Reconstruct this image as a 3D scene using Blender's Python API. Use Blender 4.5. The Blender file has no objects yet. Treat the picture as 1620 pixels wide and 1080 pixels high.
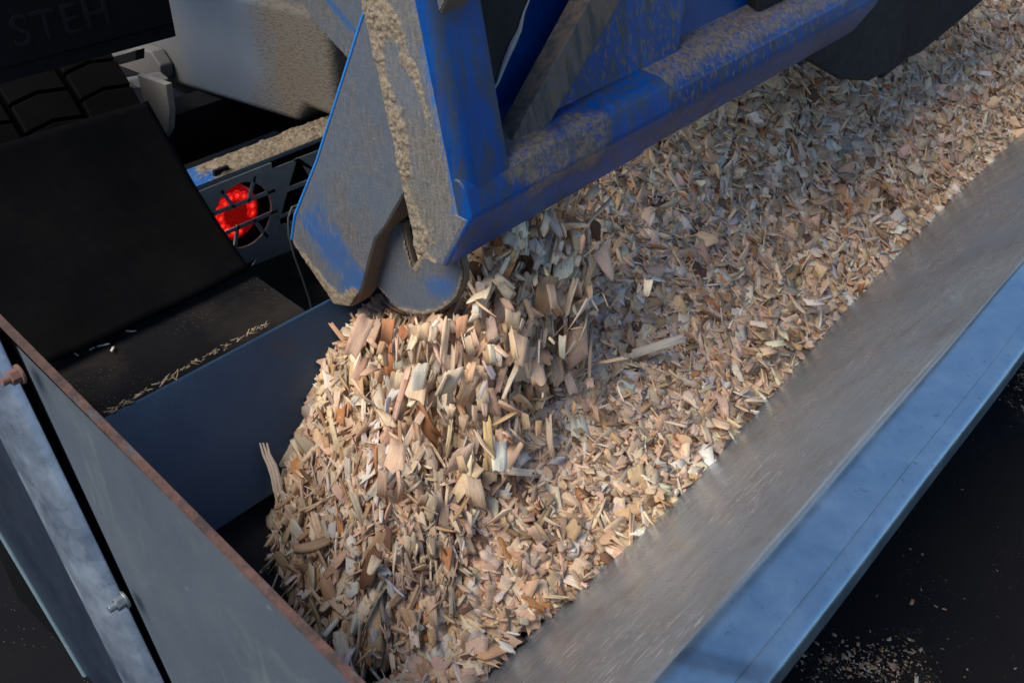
import bpy, bmesh, math, random
import numpy as np
from mathutils import Vector

random.seed(4)
rng = np.random.default_rng(11)
scene = bpy.context.scene
COL = scene.collection

# ------------------------------------------------------------------ camera, sky, sun, exposure
F = 1575.0                                   # focal length in photo pixels (1620 wide) = 35 mm on a 36 mm frame
H = 2.0
PITCH = math.atan2(1095, F)
AZ = math.atan2(1658, F * math.cos(PITCH) + 1095 * math.sin(PITCH))
HEAD = np.array([math.cos(AZ), math.sin(AZ), 0])
RIGHT = np.array([math.sin(AZ), -math.cos(AZ), 0])
FWD = math.cos(PITCH) * HEAD - math.sin(PITCH) * np.array([0, 0, 1.0])
CUP = math.sin(PITCH) * HEAD + math.cos(PITCH) * np.array([0, 0, 1.0])
CAM = np.array([0, 0, H])

cd = bpy.data.cameras.new('camera')
cam = bpy.data.objects.new('camera', cd)
COL.objects.link(cam)
cam.location = CAM
cam.rotation_euler = (math.pi / 2 - PITCH, 0, AZ - math.pi / 2)
cd.sensor_width = 36
cd.lens = 36 * F / 1620
cd.clip_start = 0.05
cd.clip_end = 500
cd.dof.use_dof = True
cd.dof.focus_distance = 2.0
cd.dof.aperture_fstop = 9.0
scene.camera = cam

SUN_EL, SUN_AZ = math.radians(50), math.radians(164)   # azimuth measured from +X towards +Y
w = bpy.data.worlds.new('World')
scene.world = w
w.use_nodes = True
wn = w.node_tree
bg = wn.nodes['Background']
sky = wn.nodes.new('ShaderNodeTexSky')
sky.sky_type = 'NISHITA'
sky.sun_disc = False
sky.ozone_density = 5.0
sky.air_density = 1.0
sky.dust_density = 0.2
sky.sun_elevation = SUN_EL
sky.sun_rotation = math.pi / 2 - SUN_AZ
wn.links.new(sky.outputs[0], bg.inputs[0])
bg.inputs[1].default_value = 0.13

sl = bpy.data.lights.new('sun', 'SUN')
sl.energy = 3.9
sl.angle = math.radians(42)
sl.color = (1.0, 0.91, 0.78)
so = bpy.data.objects.new('sun', sl)
COL.objects.link(so)
sd = Vector((math.cos(SUN_EL) * math.cos(SUN_AZ), math.cos(SUN_EL) * math.sin(SUN_AZ), math.sin(SUN_EL)))
so.rotation_euler = sd.to_track_quat('Z', 'Y').to_euler()
so.location = sd * 20

scene.view_settings.view_transform = 'Standard'
scene.view_settings.look = 'None'
scene.view_settings.exposure = 0.2
scene.view_settings.gamma = 1.0

# ------------------------------------------------------------------ geometry helpers
def ray(u, v):
    return FWD * F + RIGHT * (u - 810) - CUP * (v - 540)
def on_x(u, v, x):
    d = ray(u, v); return CAM + d * x / d[0]
def on_y(u, v, y):
    d = ray(u, v); return CAM + d * y / d[1]
def on_z(u, v, z):
    d = ray(u, v); return CAM + d * (z - H) / d[2]
def on_plane(u, v, n, c):                    # plane n.p = c
    d = ray(u, v); n = np.array(n, float)
    return CAM + d * (c - n @ CAM) / (n @ d)
def project(P):
    q = np.asarray(P) - CAM
    wz = q @ FWD
    return 810 + F * (q @ RIGHT) / wz, 540 - F * (q @ CUP) / wz, wz

def fbm(x, y, seed=0, oct=4):
    """2-D value noise, roughly -1..1"""
    out = np.zeros_like(x, float); amp = 1; tot = 0
    r = np.random.default_rng(seed)
    for o in range(oct):
        tab = r.random((64, 64))
        xi = np.floor(x).astype(int); yi = np.floor(y).astype(int)
        fx = x - xi; fy = y - yi
        fx = fx * fx * (3 - 2 * fx); fy = fy * fy * (3 - 2 * fy)
        a = tab[xi % 64, yi % 64]; b = tab[(xi + 1) % 64, yi % 64]
        c = tab[xi % 64, (yi + 1) % 64]; d = tab[(xi + 1) % 64, (yi + 1) % 64]
        out += amp * ((a * (1 - fx) + b * fx) * (1 - fy) + (c * (1 - fx) + d * fx) * fy - .5) * 2
        tot += amp; amp *= .5; x = x * 2.03 + 7.1; y = y * 2.03 + 3.7
    return out / tot

def link_mesh(name, me, mat, parent=None):
    o = bpy.data.objects.new(name, me)
    if mat is not None:
        me.materials.append(mat)
    COL.objects.link(o)
    if parent is not None:
        o.parent = parent
        if parent.type == 'EMPTY':
            o.location = -parent.location      # meshes are built in world metres
    return o
def mesh_obj(name, verts, faces, mat, parent=None, bevel=0, smooth=False, seg=2):
    me = bpy.data.meshes.new(name)
    me.from_pydata([tuple(map(float, v)) for v in verts], [], [tuple(f) for f in faces])
    bm = bmesh.new(); bm.from_mesh(me)
    bmesh.ops.recalc_face_normals(bm, faces=bm.faces)
    bm.to_mesh(me); bm.free()
    o = link_mesh(name, me, mat, parent)
    if bevel:
        m = o.modifiers.new('bevel', 'BEVEL'); m.width = bevel; m.segments = seg
        m.limit_method = 'ANGLE'; m.angle_limit = math.radians(25)
        m.harden_normals = False
    if smooth or bevel:
        for p in me.polygons: p.use_smooth = True
        m = o.modifiers.new('wn', 'WEIGHTED_NORMAL'); m.keep_sharp = True
    if smooth:
        me.set_sharp_from_angle(angle=math.radians(40))
    return o
def prism_data(pts, d):
    pts = [np.array(p, float) for p in pts]; n = len(pts); d = np.array(d, float)
    V = pts + [p + d for p in pts]
    Fc = [tuple(range(n)), tuple(range(2 * n - 1, n - 1, -1))] + [(i, (i + 1) % n, n + (i + 1) % n, n + i) for i in range(n)]
    return V, Fc
def prism(name, pts, d, mat, parent=None, bevel=0.003, seg=2):
    V, Fc = prism_data(pts, d)
    return mesh_obj(name, V, Fc, mat, parent, bevel, seg=seg)
def merge(parts):
    V, Fc = [], []
    for v, f in parts:
        k = len(V); V += list(v); Fc += [tuple(i + k for i in q) for q in f]
    return V, Fc
def box_data(x0, x1, y0, y1, z0, z1):
    return prism_data([(x0, y0, z0), (x1, y0, z0), (x1, y1, z0), (x0, y1, z0)], (0, 0, z1 - z0))
def tube_data(path, r, n=10, cap=True):
    path = [np.array(p, float) for p in path]
    V, Fc = [], []
    for i, p in enumerate(path):
        t = path[min(i + 1, len(path) - 1)] - path[max(i - 1, 0)]
        t = t / np.linalg.norm(t)
        a = np.cross(t, [0.3, 0.2, 1.0]); a /= np.linalg.norm(a); b = np.cross(t, a)
        rr = r[i] if hasattr(r, '__len__') else r
        for k in range(n):
            q = 2 * math.pi * k / n
            V.append(p + rr * (math.cos(q) * a + math.sin(q) * b))
    for i in range(len(path) - 1):
        for k in range(n):
            Fc.append((i * n + k, i * n + (k + 1) % n, (i + 1) * n + (k + 1) % n, (i + 1) * n + k))
    if cap:
        Fc.append(tuple(range(n))[::-1]); Fc.append(tuple(range((len(path) - 1) * n, len(path) * n)))
    return V, Fc
def grid_obj(name, P, mat, parent=None, attrs=None, thick=None):
    """P: (m,n,3) grid of points"""
    m, n = P.shape[:2]
    idx = np.arange(m * n).reshape(m, n)
    f = np.stack([idx[:-1, :-1], idx[1:, :-1], idx[1:, 1:], idx[:-1, 1:]], -1).reshape(-1, 4)
    me = bpy.data.meshes.new(name)
    me.from_pydata(P.reshape(-1, 3).tolist(), [], f.tolist())
    for p in me.polygons: p.use_smooth = True
    for k, a in (attrs or {}).items():
        at = me.attributes.new(k, 'FLOAT', 'POINT')
        at.data.foreach_set('value', np.asarray(a, np.float32).ravel())
    return link_mesh(name, me, mat, parent)

def tag(o, label=None, cat=None, group=None, kind=None):
    if label: o['label'] = label
    if cat: o['category'] = cat
    if group: o['group'] = group
    if kind: o['kind'] = kind
    return o
def thing(name, loc, label, cat):
    o = bpy.data.objects.new(name, None)
    COL.objects.link(o); o.location = loc; o.empty_display_size = .1
    return tag(o, label, cat)

# ------------------------------------------------------------------ materials
class N:
    def __init__(s, name):
        s.m = bpy.data.materials.new(name); s.m.use_nodes = True
        s.t = s.m.node_tree; s.b = s.t.nodes['Principled BSDF']
        s.obj = s.t.nodes.new('ShaderNodeTexCoord').outputs['Object']
    def new(s, ty, **kw):
        n = s.t.nodes.new(ty)
        for k, v in kw.items(): setattr(n, k, v)
        return n
    def link(s, a, b): s.t.links.new(a, b)
    def mapping(s, scale=(1, 1, 1), rot=(0, 0, 0), src=None):
        n = s.new('ShaderNodeMapping')
        n.inputs['Scale'].default_value = scale; n.inputs['Rotation'].default_value = rot
        s.link(src or s.obj, n.inputs['Vector']); return n.outputs[0]
    def noise(s, scale, detail=6, rough=.6, vec=None, dist=0):
        n = s.new('ShaderNodeTexNoise')
        n.inputs['Scale'].default_value = scale; n.inputs['Detail'].default_value = detail
        n.inputs['Roughness'].default_value = rough; n.inputs['Distortion'].default_value = dist
        s.link(vec or s.obj, n.inputs['Vector']); return n.outputs['Fac']
    def voro(s, scale, vec=None, feature='F1'):
        n = s.new('ShaderNodeTexVoronoi', feature=feature)
        n.inputs['Scale'].default_value = scale
        s.link(vec or s.obj, n.inputs['Vector']); return n.outputs['Distance']
    def ramp(s, fac, stops):
        n = s.new('ShaderNodeValToRGB')
        e = n.color_ramp.elements
        while len(e) < len(stops): e.new(.5)
        for i, (p, c) in enumerate(stops):
            e[i].position = p
            e[i].color = (c, c, c, 1) if not hasattr(c, '__len__') else tuple(c) + (1,)
        s.link(fac, n.inputs[0]); return n.outputs[0]
    def mix(s, fac, a, b, mode='MIX'):
        n = s.new('ShaderNodeMix', data_type='RGBA', blend_type=mode)
        for i, v in ((0, fac), (6, a), (7, b)):
            sock = n.inputs[i]
            if hasattr(v, 'is_output'): s.link(v, sock)
            elif hasattr(v, '__len__'): sock.default_value = tuple(v) + (1,)
            else: sock.default_value = v if i == 0 else (v, v, v, 1)
        return n.outputs[2]
    def math(s, op, a, b=None):
        n = s.new('ShaderNodeMath', operation=op)
        for i, v in enumerate((a, b)):
            if v is None: continue
            if hasattr(v, 'is_output'): s.link(v, n.inputs[i])
            else: n.inputs[i].default_value = v
        return n.outputs[0]
    def attr(s, name, out='Fac'):
        n = s.new('ShaderNodeAttribute'); n.attribute_name = name; return n.outputs[out]
    def out(s, color=None, rough=None, metal=None, bump=None, strength=.3, dist=.002, spec=None):
        for v, k in ((color, 'Base Color'), (rough, 'Roughness'), (metal, 'Metallic'), (spec, 'Specular IOR Level')):
            if v is None: continue
            i = s.b.inputs[k]
            if hasattr(v, 'is_output'): s.link(v, i)
            elif hasattr(v, '__len__'): i.default_value = tuple(v) + (1,)
            else: i.default_value = v
        if bump is not None:
            n = s.new('ShaderNodeBump'); n.inputs['Strength'].default_value = strength; n.inputs['Distance'].default_value = dist
            s.link(bump, n.inputs['Height']); s.link(n.outputs[0], s.b.inputs['Normal'])
        return s.m

def m_wood():
    n = N('wood_chip')
    loc = n.attr('loc', 'Vector'); tint = n.attr('tint', 'Color')
    g1 = n.noise(1, 5, .65, n.mapping((26, 420, 420), src=loc))
    g2 = n.noise(1, 3, .6, n.mapping((60, 1500, 900), src=loc))
    g3 = n.noise(70, 3, .6, loc)
    f = n.ramp(g1, [(.25, .66), (.45, .95), (.75, 1.12)])
    c = n.mix(1.0, tint, f, 'MULTIPLY')
    f2 = n.ramp(g2, [(.3, .80), (.6, 1.05)])
    c = n.mix(.75, c, f2, 'MULTIPLY')
    c = n.mix(n.ramp(g3, [(.55, 0), (.8, .55)]), c, n.mix(1.0, c, (.62, .40, .26), 'MULTIPLY'))
    h = n.math('ADD', g1, n.math('MULTIPLY', g2, .6))
    return n.out(c, .78, 0, h, .55, .0016, spec=.25)
def m_fines():
    n = N('chip_fines')
    c = n.ramp(n.noise(160, 5, .7), [(.3, (.05, .03, .018)), (.5, (.17, .105, .058)), (.72, (.36, .25, .15))])
    return n.out(c, .9, 0, n.noise(220, 4, .7), 1.0, .006)
def m_sheet():
    n = N('brushed_sheet_steel')
    mv = n.mapping((2.2, 14, 14))
    big = n.noise(3.2, 5, .6); streak = n.noise(5, 6, .65, mv); fine = n.noise(420, 2, .5)
    c = n.mix(n.ramp(big, [(.35, 0), (.68, 1)]), (.29, .335, .385), (.40, .45, .495))
    c = n.mix(n.ramp(streak, [(.42, 0), (.7, .5)]), c, (.24, .24, .24))
    for rot, thr in (((.5, .1, .5), .61), ((.2, 0, -.35), .64)):
        sc = n.noise(21, 2, .5, n.mapping((1, 11, 11), rot))
        k = n.math('MULTIPLY', n.ramp(sc, [(thr, 0), (thr + .05, .55)]), n.ramp(n.noise(4.2, 4, .6), [(.50, 0), (.66, 1)]))
        c = n.mix(k, c, (.85, .85, .83))
    smud = n.noise(5, 6, .7, n.mapping((1.4, 3.4, 3.4), (0, 0, .2)))
    c = n.mix(n.ramp(smud, [(.52, 0), (.70, .45)]), c, (.20, .185, .165))
    r = n.ramp(n.noise(9, 5, .65), [(.3, .20), (.7, .36)])
    hb = n.math('ADD', n.math('MULTIPLY', fine, .25), n.noise(11, 4, .5, n.mapping((7, 1.2, 1.2))))
    return n.out(c, r, .62, hb, .20, .004)
def m_galv(name, c0, c1, rough=(.26, .42), metal=.9, patch=False):
    n = N(name)
    v = n.new('ShaderNodeTexVoronoi'); v.inputs['Scale'].default_value = 38
    n.link(n.obj, v.inputs['Vector'])
    sp = n.new('ShaderNodeSeparateColor'); n.link(v.outputs['Color'], sp.inputs[0])
    k = n.math('ADD', n.math('MULTIPLY', sp.outputs[0], .10), n.math('MULTIPLY', n.noise(7, 6, .7), .95))
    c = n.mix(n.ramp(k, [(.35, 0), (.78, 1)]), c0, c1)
    d = n.noise(60, 5, .75)
    c = n.mix(n.ramp(d, [(.60, 0), (.74, .7)]), c, tuple(x * .35 for x in c0))
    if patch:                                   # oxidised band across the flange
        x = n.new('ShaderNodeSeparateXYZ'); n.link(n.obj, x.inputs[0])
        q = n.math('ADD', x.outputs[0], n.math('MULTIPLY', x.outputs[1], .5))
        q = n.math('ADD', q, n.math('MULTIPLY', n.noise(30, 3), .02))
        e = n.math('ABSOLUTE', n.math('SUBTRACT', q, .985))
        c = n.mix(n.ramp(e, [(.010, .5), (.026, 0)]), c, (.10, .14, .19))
    r = n.ramp(n.noise(14, 5, .6), [(.3, rough[0]), (.7, rough[1])])
    return n.out(c, r, metal, n.math('ADD', n.noise(90, 4, .6), n.noise(9, 2)), .12, .003)
def m_paintsteel(name, base, alt, rough=.38, spots=.0, spotc=(.2, .15, .1)):
    n = N(name)
    c = n.mix(n.ramp(n.noise(5, 6, .65), [(.35, 0), (.7, 1)]), base, alt)
    c = n.mix(n.ramp(n.noise(130, 4, .7), [(.62, 0), (.72, .5)]), c, tuple(min(1, x * 2.2 + .03) for x in base))
    if spots:
        c = n.mix(n.ramp(n.math('MULTIPLY', n.noise(3.5, 5, .6), n.noise(16, 5, .7)), [(.30, 0), (.42, spots)]), c, spotc)
    if spots == .4:                             # paint nicks and pale runs
        v = n.voro(16); c = n.mix(n.math('MULTIPLY', n.ramp(v, [(.05, 1), (.09, 0)]), n.ramp(n.noise(9, 4), [(.5, 0), (.62, .6)])), c, (.26, .28, .30))
        run = n.noise(5, 5, .6, n.mapping((1, 5, .7), (.25, 0, 0)))
        c = n.mix(n.ramp(run, [(.58, 0), (.72, .45)]), c, (.17, .19, .20))
        c = n.mix(n.ramp(n.noise(7, 6, .7), [(.60, 0), (.72, .5)]), c, (.045, .055, .065))
    return n.out(c, n.ramp(n.noise(12, 5), [(.3, rough), (.7, rough + .2)]), 0, n.noise(60, 4, .6), .12, .003)
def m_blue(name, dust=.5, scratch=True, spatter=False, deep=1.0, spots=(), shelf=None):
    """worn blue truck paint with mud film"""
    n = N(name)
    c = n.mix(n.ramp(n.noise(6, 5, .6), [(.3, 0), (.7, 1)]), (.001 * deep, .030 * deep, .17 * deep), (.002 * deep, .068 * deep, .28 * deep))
    film = n.noise(4.5, 6, .68, n.mapping((1, 1, .45)))
    fine = n.noise(170, 4, .75)
    mk = n.math('ADD', n.math('MULTIPLY', film, .75), n.math('MULTIPLY', fine, .32))
    lo = .80 - dust * .5
    c = n.mix(n.ramp(mk, [(lo, 0), (lo + .16, .9)]), c, n.mix(fine, (.07, .05, .03), (.20, .16, .115)))
    if spatter:
        sv = n.noise(95, 3, .6, n.mapping((1, 1, .55)))
        c = n.mix(n.ramp(sv, [(.545, 0), (.60, .85)]), c, (.15, .105, .06))
    if scratch:
        st = n.noise(5, 5, .6, n.mapping((9, 9, .8)))
        c = n.mix(n.ramp(st, [(.46, 0), (.60, .78)]), c, (.040, .050, .055))
        c = n.mix(n.ramp(n.noise(28, 4, .6), [(.68, 0), (.74, .8)]), c, (.11, .05, .03))
    cake = None
    soil = n.mix(n.ramp(n.noise(140, 5, .75), [(.3, 0), (.7, 1)]), (.075, .055, .036), (.27, .21, .145))
    edge_n = n.math('MULTIPLY', n.math('SUBTRACT', n.noise(22, 6, .7), .5), 1.0)
    ms = []
    for (p, rad) in spots:                      # caked dirt lodged in a corner
        d = n.new('ShaderNodeVectorMath', operation='DISTANCE'); n.link(n.obj, d.inputs[0]); d.inputs[1].default_value = p
        ms.append(n.math('ADD', n.math('SUBTRACT', 1.0, n.math('DIVIDE', d.outputs['Value'], rad)), edge_n))
    if shelf is not None:                       # dirt lying on a ledge: x0, x1, z0
        xyz = n.new('ShaderNodeSeparateXYZ'); n.link(n.obj, xyz.inputs[0])
        zz_ = n.math('SUBTRACT', xyz.outputs[2], n.math('MULTIPLY', n.math('SUBTRACT', xyz.outputs[0], 1.04), .018))
        zz_ = n.math('MULTIPLY', n.math('SUBTRACT', zz_, shelf[0]), 22.0)
        ms.append(n.math('ADD', zz_, edge_n))
    for q in ms:
        k = n.math('MULTIPLY', n.ramp(q, [(.12, 0), (.40, 1)]), n.ramp(n.noise(75, 5, .75), [(.38, .1), (.56, .95)]))
        c = n.mix(k, c, soil)
    r = n.ramp(mk, [(lo, .34), (lo + .2, .85)])
    return n.out(c, r, 0, n.math('ADD', fine, film), .25, .002, spec=.28)
def m_dirty_plate(haze_lo=.42, dark=1.0):
    """steel plate: paint mostly hidden by a mud film; attr dirt = caked mud, attr blue = bare paint"""
    n = N('mud_filmed_plate')
    fine = n.noise(260, 5, .75); med = n.noise(14, 6, .7)
    scr = n.noise(30, 4, .65, n.mapping((1, 6, 1.3), (.6, .3, 0)))
    mud = n.mix(n.ramp(fine, [(.25, 0), (.75, 1)]), (.060, .052, .043), (.255, .225, .185))
    mud = n.mix(n.ramp(scr, [(.40, 0), (.62, .65)]), mud, (.065, .062, .060))
    mud = n.mix(n.ramp(n.noise(75, 3, .6, n.mapping((1, 1, 7), (.9, 0, 0))), [(.55, 0), (.68, .5)]), mud, (.33, .30, .26))
    blue = n.mix(n.noise(9, 5), (.008, .085, .36), (.02, .16, .50))
    bl = n.math('ADD', n.attr('blue'), n.math('MULTIPLY', n.math('SUBTRACT', n.math('ADD', med, scr), 1.0), .9))
    c = n.mix(n.ramp(bl, [(.38, 0), (.62, .92)]), mud, blue)
    haze = n.noise(7, 5, .65)
    c = n.mix(n.ramp(haze, [(haze_lo, 0), (haze_lo + .26, .62)]), c, (.085, .125, .185))
    c = n.mix(1.0, c, (dark, dark, dark), 'MULTIPLY')
    d = n.attr('dirt')
    pit = n.voro(150)
    crust = n.mix(n.ramp(n.noise(120, 5, .75), [(.3, 0), (.7, 1)]), (.10, .075, .05), (.36, .285, .195))
    crust = n.mix(n.ramp(pit, [(.1, .5), (.35, 0)]), crust, (.10, .07, .045))
    c = n.mix(n.ramp(d, [(.25, 0), (.5, 1)]), c, crust)
    r = n.ramp(bl, [(.4, .75), (.65, .42)])
    h = n.math('ADD', n.math('MULTIPLY', fine, .5), n.math('MULTIPLY', n.math('MULTIPLY', n.noise(110, 5, .7), d), 3.0))
    return n.out(c, r, 0, h, .5, .0025)
def m_black(name, c=.010, c2=.022, rough=.6, specks=0, speckc=(.30, .25, .18), film=0, spec=.12):
    n = N(name)
    k = n.mix(n.noise(6, 6, .65), (c, c, c * 1.12), (c2, c2, c2 * 1.15))
    if film:
        k = n.mix(n.ramp(n.noise(3.5, 6, .7), [(.45, 0), (.75, film)]), k, (.075, .06, .045))
    if specks:
        v = n.voro(120); nz = n.noise(5, 5, .65)
        s = n.math('MULTIPLY', n.ramp(v, [(.10, 1), (.22, 0)]), n.ramp(nz, [(.52 - specks * .2, 0), (.64, 1)]))
        k = n.mix(s, k, speckc)
    return n.out(k, n.ramp(n.noise(18, 4), [(.3, rough), (.7, min(1, rough + .2))]), 0, n.noise(150, 5, .7), .25, .002, spec=spec)
def m_ground():
    n = N('asphalt')
    g = n.noise(300, 4, .7)
    c = n.mix(g, (.003, .0033, .005), (.013, .013, .017))
    c = n.mix(n.ramp(n.noise(1.6, 5, .6), [(.4, 0), (.7, .7)]), c, (.016, .014, .012))
    big = n.noise(2.3, 5, .6); sp = n.noise(160, 4, .8)
    patch = n.math('MULTIPLY', n.ramp(big, [(.56, 0), (.68, 1)]), n.ramp(sp, [(.52, 0), (.66, 1)]))
    c = n.mix(patch, c, (.34, .28, .20))
    v = n.voro(90)
    c = n.mix(n.math('MULTIPLY', n.ramp(v, [(.06, 1), (.12, 0)]), n.ramp(n.noise(7, 4), [(.5, 0), (.6, .6)])), c, (.35, .30, .23))
    return n.out(c, .9, 0, g, .6, .004, spec=.1)
def m_tank():
    n = N('dusty_grey_blue_paint')
    fine = n.noise(230, 5, .75)
    base = n.mix(n.noise(5, 5, .6), (.095, .14, .22), (.16, .20, .25))
    dust = n.mix(fine, (.095, .078, .060), (.22, .185, .14))
    x = n.new('ShaderNodeSeparateXYZ'); n.link(n.obj, x.inputs[0])
    y = n.math('ADD', x.outputs[1], n.math('MULTIPLY', n.math('SUBTRACT', n.noise(5, 5, .65), .5), .28))
    c = n.mix(n.ramp(n.math('SUBTRACT', y, 2.0), [(.22, 1), (.40, .12), (.60, .12), (.85, .75)]), base, dust)
    rip = n.noise(1, 4, .6, n.mapping((90, 60, 170)))
    ys = n.ramp(n.math('SUBTRACT', y, 2.0), [(.30, 1), (.38, 0)])
    c = n.mix(n.math('MULTIPLY', ys, n.ramp(rip, [(.5, 0), (.66, .75)])), c, (.075, .06, .045))
    return n.out(c, .6, 0, n.math('ADD', fine, n.math('MULTIPLY', n.math('MULTIPLY', rip, ys), 4)), .35, .003)
def m_plain(name, c, rough=.5, metal=0):
    n = N(name)
    k = n.mix(n.noise(30, 5, .7), tuple(x * .6 for x in c), tuple(min(1, x * 1.3) for x in c))
    return n.out(k, n.ramp(n.noise(25, 4), [(.3, rough - .1), (.7, rough + .12)]), metal, n.noise(120, 4), .2, .002)
def m_rust():
    n = N('rusty_edge')
    c = n.mix(n.ramp(n.noise(45, 6, .7), [(.38, 0), (.62, 1)]), (.050, .034, .030), (.140, .066, .044))
    c = n.mix(n.ramp(n.noise(18, 5, .7), [(.56, 0), (.66, .7)]), c, (.10, .105, .115))
    return n.out(c, .85, 0, n.noise(160, 5, .75), .5, .002)
def m_lamp(strength):
    n = N('red_lamp_lens')
    n.out((.35, .005, .004), .25)
    n.b.inputs['Emission Color'].default_value = (1, .012, .008, 1)
    g = n.voro(260)
    n.link(n.math('MULTIPLY', n.ramp(g, [(.1, 1), (.6, .35)]), strength), n.b.inputs['Emission Strength'])
    return n.m

M = dict(
    wood=m_wood(), fines=m_fines(), sheet=m_sheet(),
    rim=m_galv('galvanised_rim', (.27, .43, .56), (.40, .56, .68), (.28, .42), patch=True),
    bar=m_galv('galvanised_bar', (.17, .23, .33), (.55, .63, .74), (.30, .5), .7),
    endp=m_paintsteel('grey_painted_steel', (.072, .090, .112), (.092, .110, .130), .42, .4, (.15, .165, .17)),
    rust=m_rust(),
    navy=m_paintsteel('navy_steel', (.010, .016, .030), (.022, .032, .050), .35),
    wallblue=m_paintsteel('blue_grey_steel', (.014, .040, .085), (.022, .058, .112), .34, .5, (.05, .035, .03)),
    belt=m_black('conveyor_rubber', .010, .02, .5), rubber=m_black('flap_rubber', .0025, .005, .8, film=.07, spec=.05),
    rubber2=m_black('panel_rubber', .007, .010, .65), tyre=m_black('tyre_rubber', .003, .005, .8, film=.03, spec=.06),
    ledge=m_black('dirty_ledge', .005, .012, .95, specks=.04, speckc=(.10, .085, .065), film=.34, spec=.04), dark=m_black('black_steel', .008, .016, .55, film=.25),
    blk=m_black('black_block', .012, .019, .5, film=.15),
    ground=m_ground(), tank=m_tank(), mud=m_plain('dried_mud', (.30, .245, .175), .92),
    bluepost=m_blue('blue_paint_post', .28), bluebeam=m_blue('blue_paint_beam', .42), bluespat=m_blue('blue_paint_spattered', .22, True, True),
    bluedeep=m_blue('blue_paint_panel', .16, False, False, .8), plate=m_dirty_plate(), armplate=m_dirty_plate(.30, .82),
    brown=m_plain('muddy_rust_steel', (.13, .095, .065), .85), grey=m_plain('dusty_grey_steel', (.30, .29, .27), .7),
    steel=m_plain('bolt_steel', (.34, .36, .38), .4, .8), rustbolt=m_plain('rusty_bolt', (.20, .10, .07), .8),
    grille=m_plain('dark_grille_paint', (.30, .30, .28), .65), led=m_lamp(6.0), ledglow=m_lamp(.95), lens=m_lamp(.22), hole=m_black('lamp_housing', .004, .006, .5),
    wire=m_plain('dusty_wire', (.11, .105, .10), .7), teal=m_plain('blue_grey_edge', (.13, .19, .22), .5),
)

# ------------------------------------------------------------------ ground
GZ = .25
me_v = [(-40, -40, GZ), (60, -40, GZ), (60, 60, GZ), (-40, 60, GZ)]
tag(mesh_obj('ground', me_v, [(0, 1, 2, 3)], M['ground']), 'black asphalt yard strewn with sawdust', 'ground', kind='structure')

# ------------------------------------------------------------------ the trough
TR = thing('conveyor_trough', (.5, .9, GZ), 'long sheet metal feed trough with galvanised rim, filled with wood chips', 'trough')
XE = 5.6
K = .959
def wall_z(y): return .9 - (y - .385) * K
# right sheet wall, gently dented
xs = np.linspace(.43, XE, 260); ss = np.linspace(0, 1, 30)
X, S = np.meshgrid(xs, ss, indexing='ij')
Y = .385 + S * .62
Z = wall_z(Y)
dent = .0022 * fbm(X * 2.2, S * 2.5, 3, 3)
P = np.stack([X, Y + dent * .7, Z + dent * .7], -1)
o = grid_obj('sheet_wall', P, M['sheet'], TR)
sm = o.modifiers.new('thickness', 'SOLIDIFY'); sm.thickness = .003; sm.offset = -1
# rim flange: folded profile along the trough
prof = [(.390, .893), (.387, .903), (.378, .9085), (.366, .9075), (.312, .9055), (.3085, .9035), (.305, .9060), (.286, .9050), (.277, .901), (.273, .893), (.273, .862), (.277, .862), (.277, .890), (.384, .893)]
xs2 = np.linspace(.43, XE, 90)
V = []
for i, x in enumerate(xs2):
    wob = .0016 * math.sin(x * 3.1) + .001 * math.sin(x * 9.7 + 1)
    V += [(x, y + wob * .5, z + wob) for y, z in prof]
n = len(prof)
Fc = [(i * n + k, i * n + (k + 1) % n, (i + 1) * n + (k + 1) % n, (i + 1) * n + k) for i in range(len(xs2) - 1) for k in range(n)]
Fc += [tuple(range(n)), tuple(range((len(xs2) - 1) * n, len(xs2) * n))]
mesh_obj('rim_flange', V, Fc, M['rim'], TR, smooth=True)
# outer skirt down to the ground, with its foot
parts = [prism_data([(.5, .40, .84), (.5, .412, .84), (.5, .482, GZ), (.5, .470, GZ)], (XE - .5, 0, 0)),
         box_data(.5, XE, .43, .469, GZ, GZ + .02)]
mesh_obj('outer_skirt', *merge(parts), M['dark'], TR, bevel=.003)
# far (left) wall, blue-grey plate, folded lip on top
prism('far_wall', [(.43, 1.312, .62), (.43, 1.417, .898), (.43, 1.424, .898), (.43, 1.424, .893), (.43, 1.318, .62)], (XE - .43, 0, 0), M['wallblue'], TR, .0015)
# conveyor belt
V = []
bx = np.linspace(.43, XE, 40)
for x in bx:
    z = min(.566, wall_z(float(np.interp(x, [.5, 1.34, 1.76, 2.35, 3.36, 4.6, 6], [.735, .728, .775, .845, .925, .96, .98]))) - .03) if x > 1.1 else .566
    V += [(x, .385 + (.9 - z) / K + .001, z), (x, 1.30, z), (x, 1.36, z + .03), (x, 1.36, z - .02), (x, .385 + (.9 - z) / K + .002, z - .02)]
Fc = [(i * 5 + k, i * 5 + (k + 1) % 5, i * 5 + 5 + (k + 1) % 5, i * 5 + 5 + k) for i in range(len(bx) - 1) for k in range(5)]
mesh_obj('conveyor_belt', V, Fc, M['belt'], TR)
# far end plate
prism('end_panel', [(XE, .39, .3), (XE, .39, .95), (XE, 1.42, .95), (XE, 1.42, .3)], (.012, 0, 0), M['navy'], TR)
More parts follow.
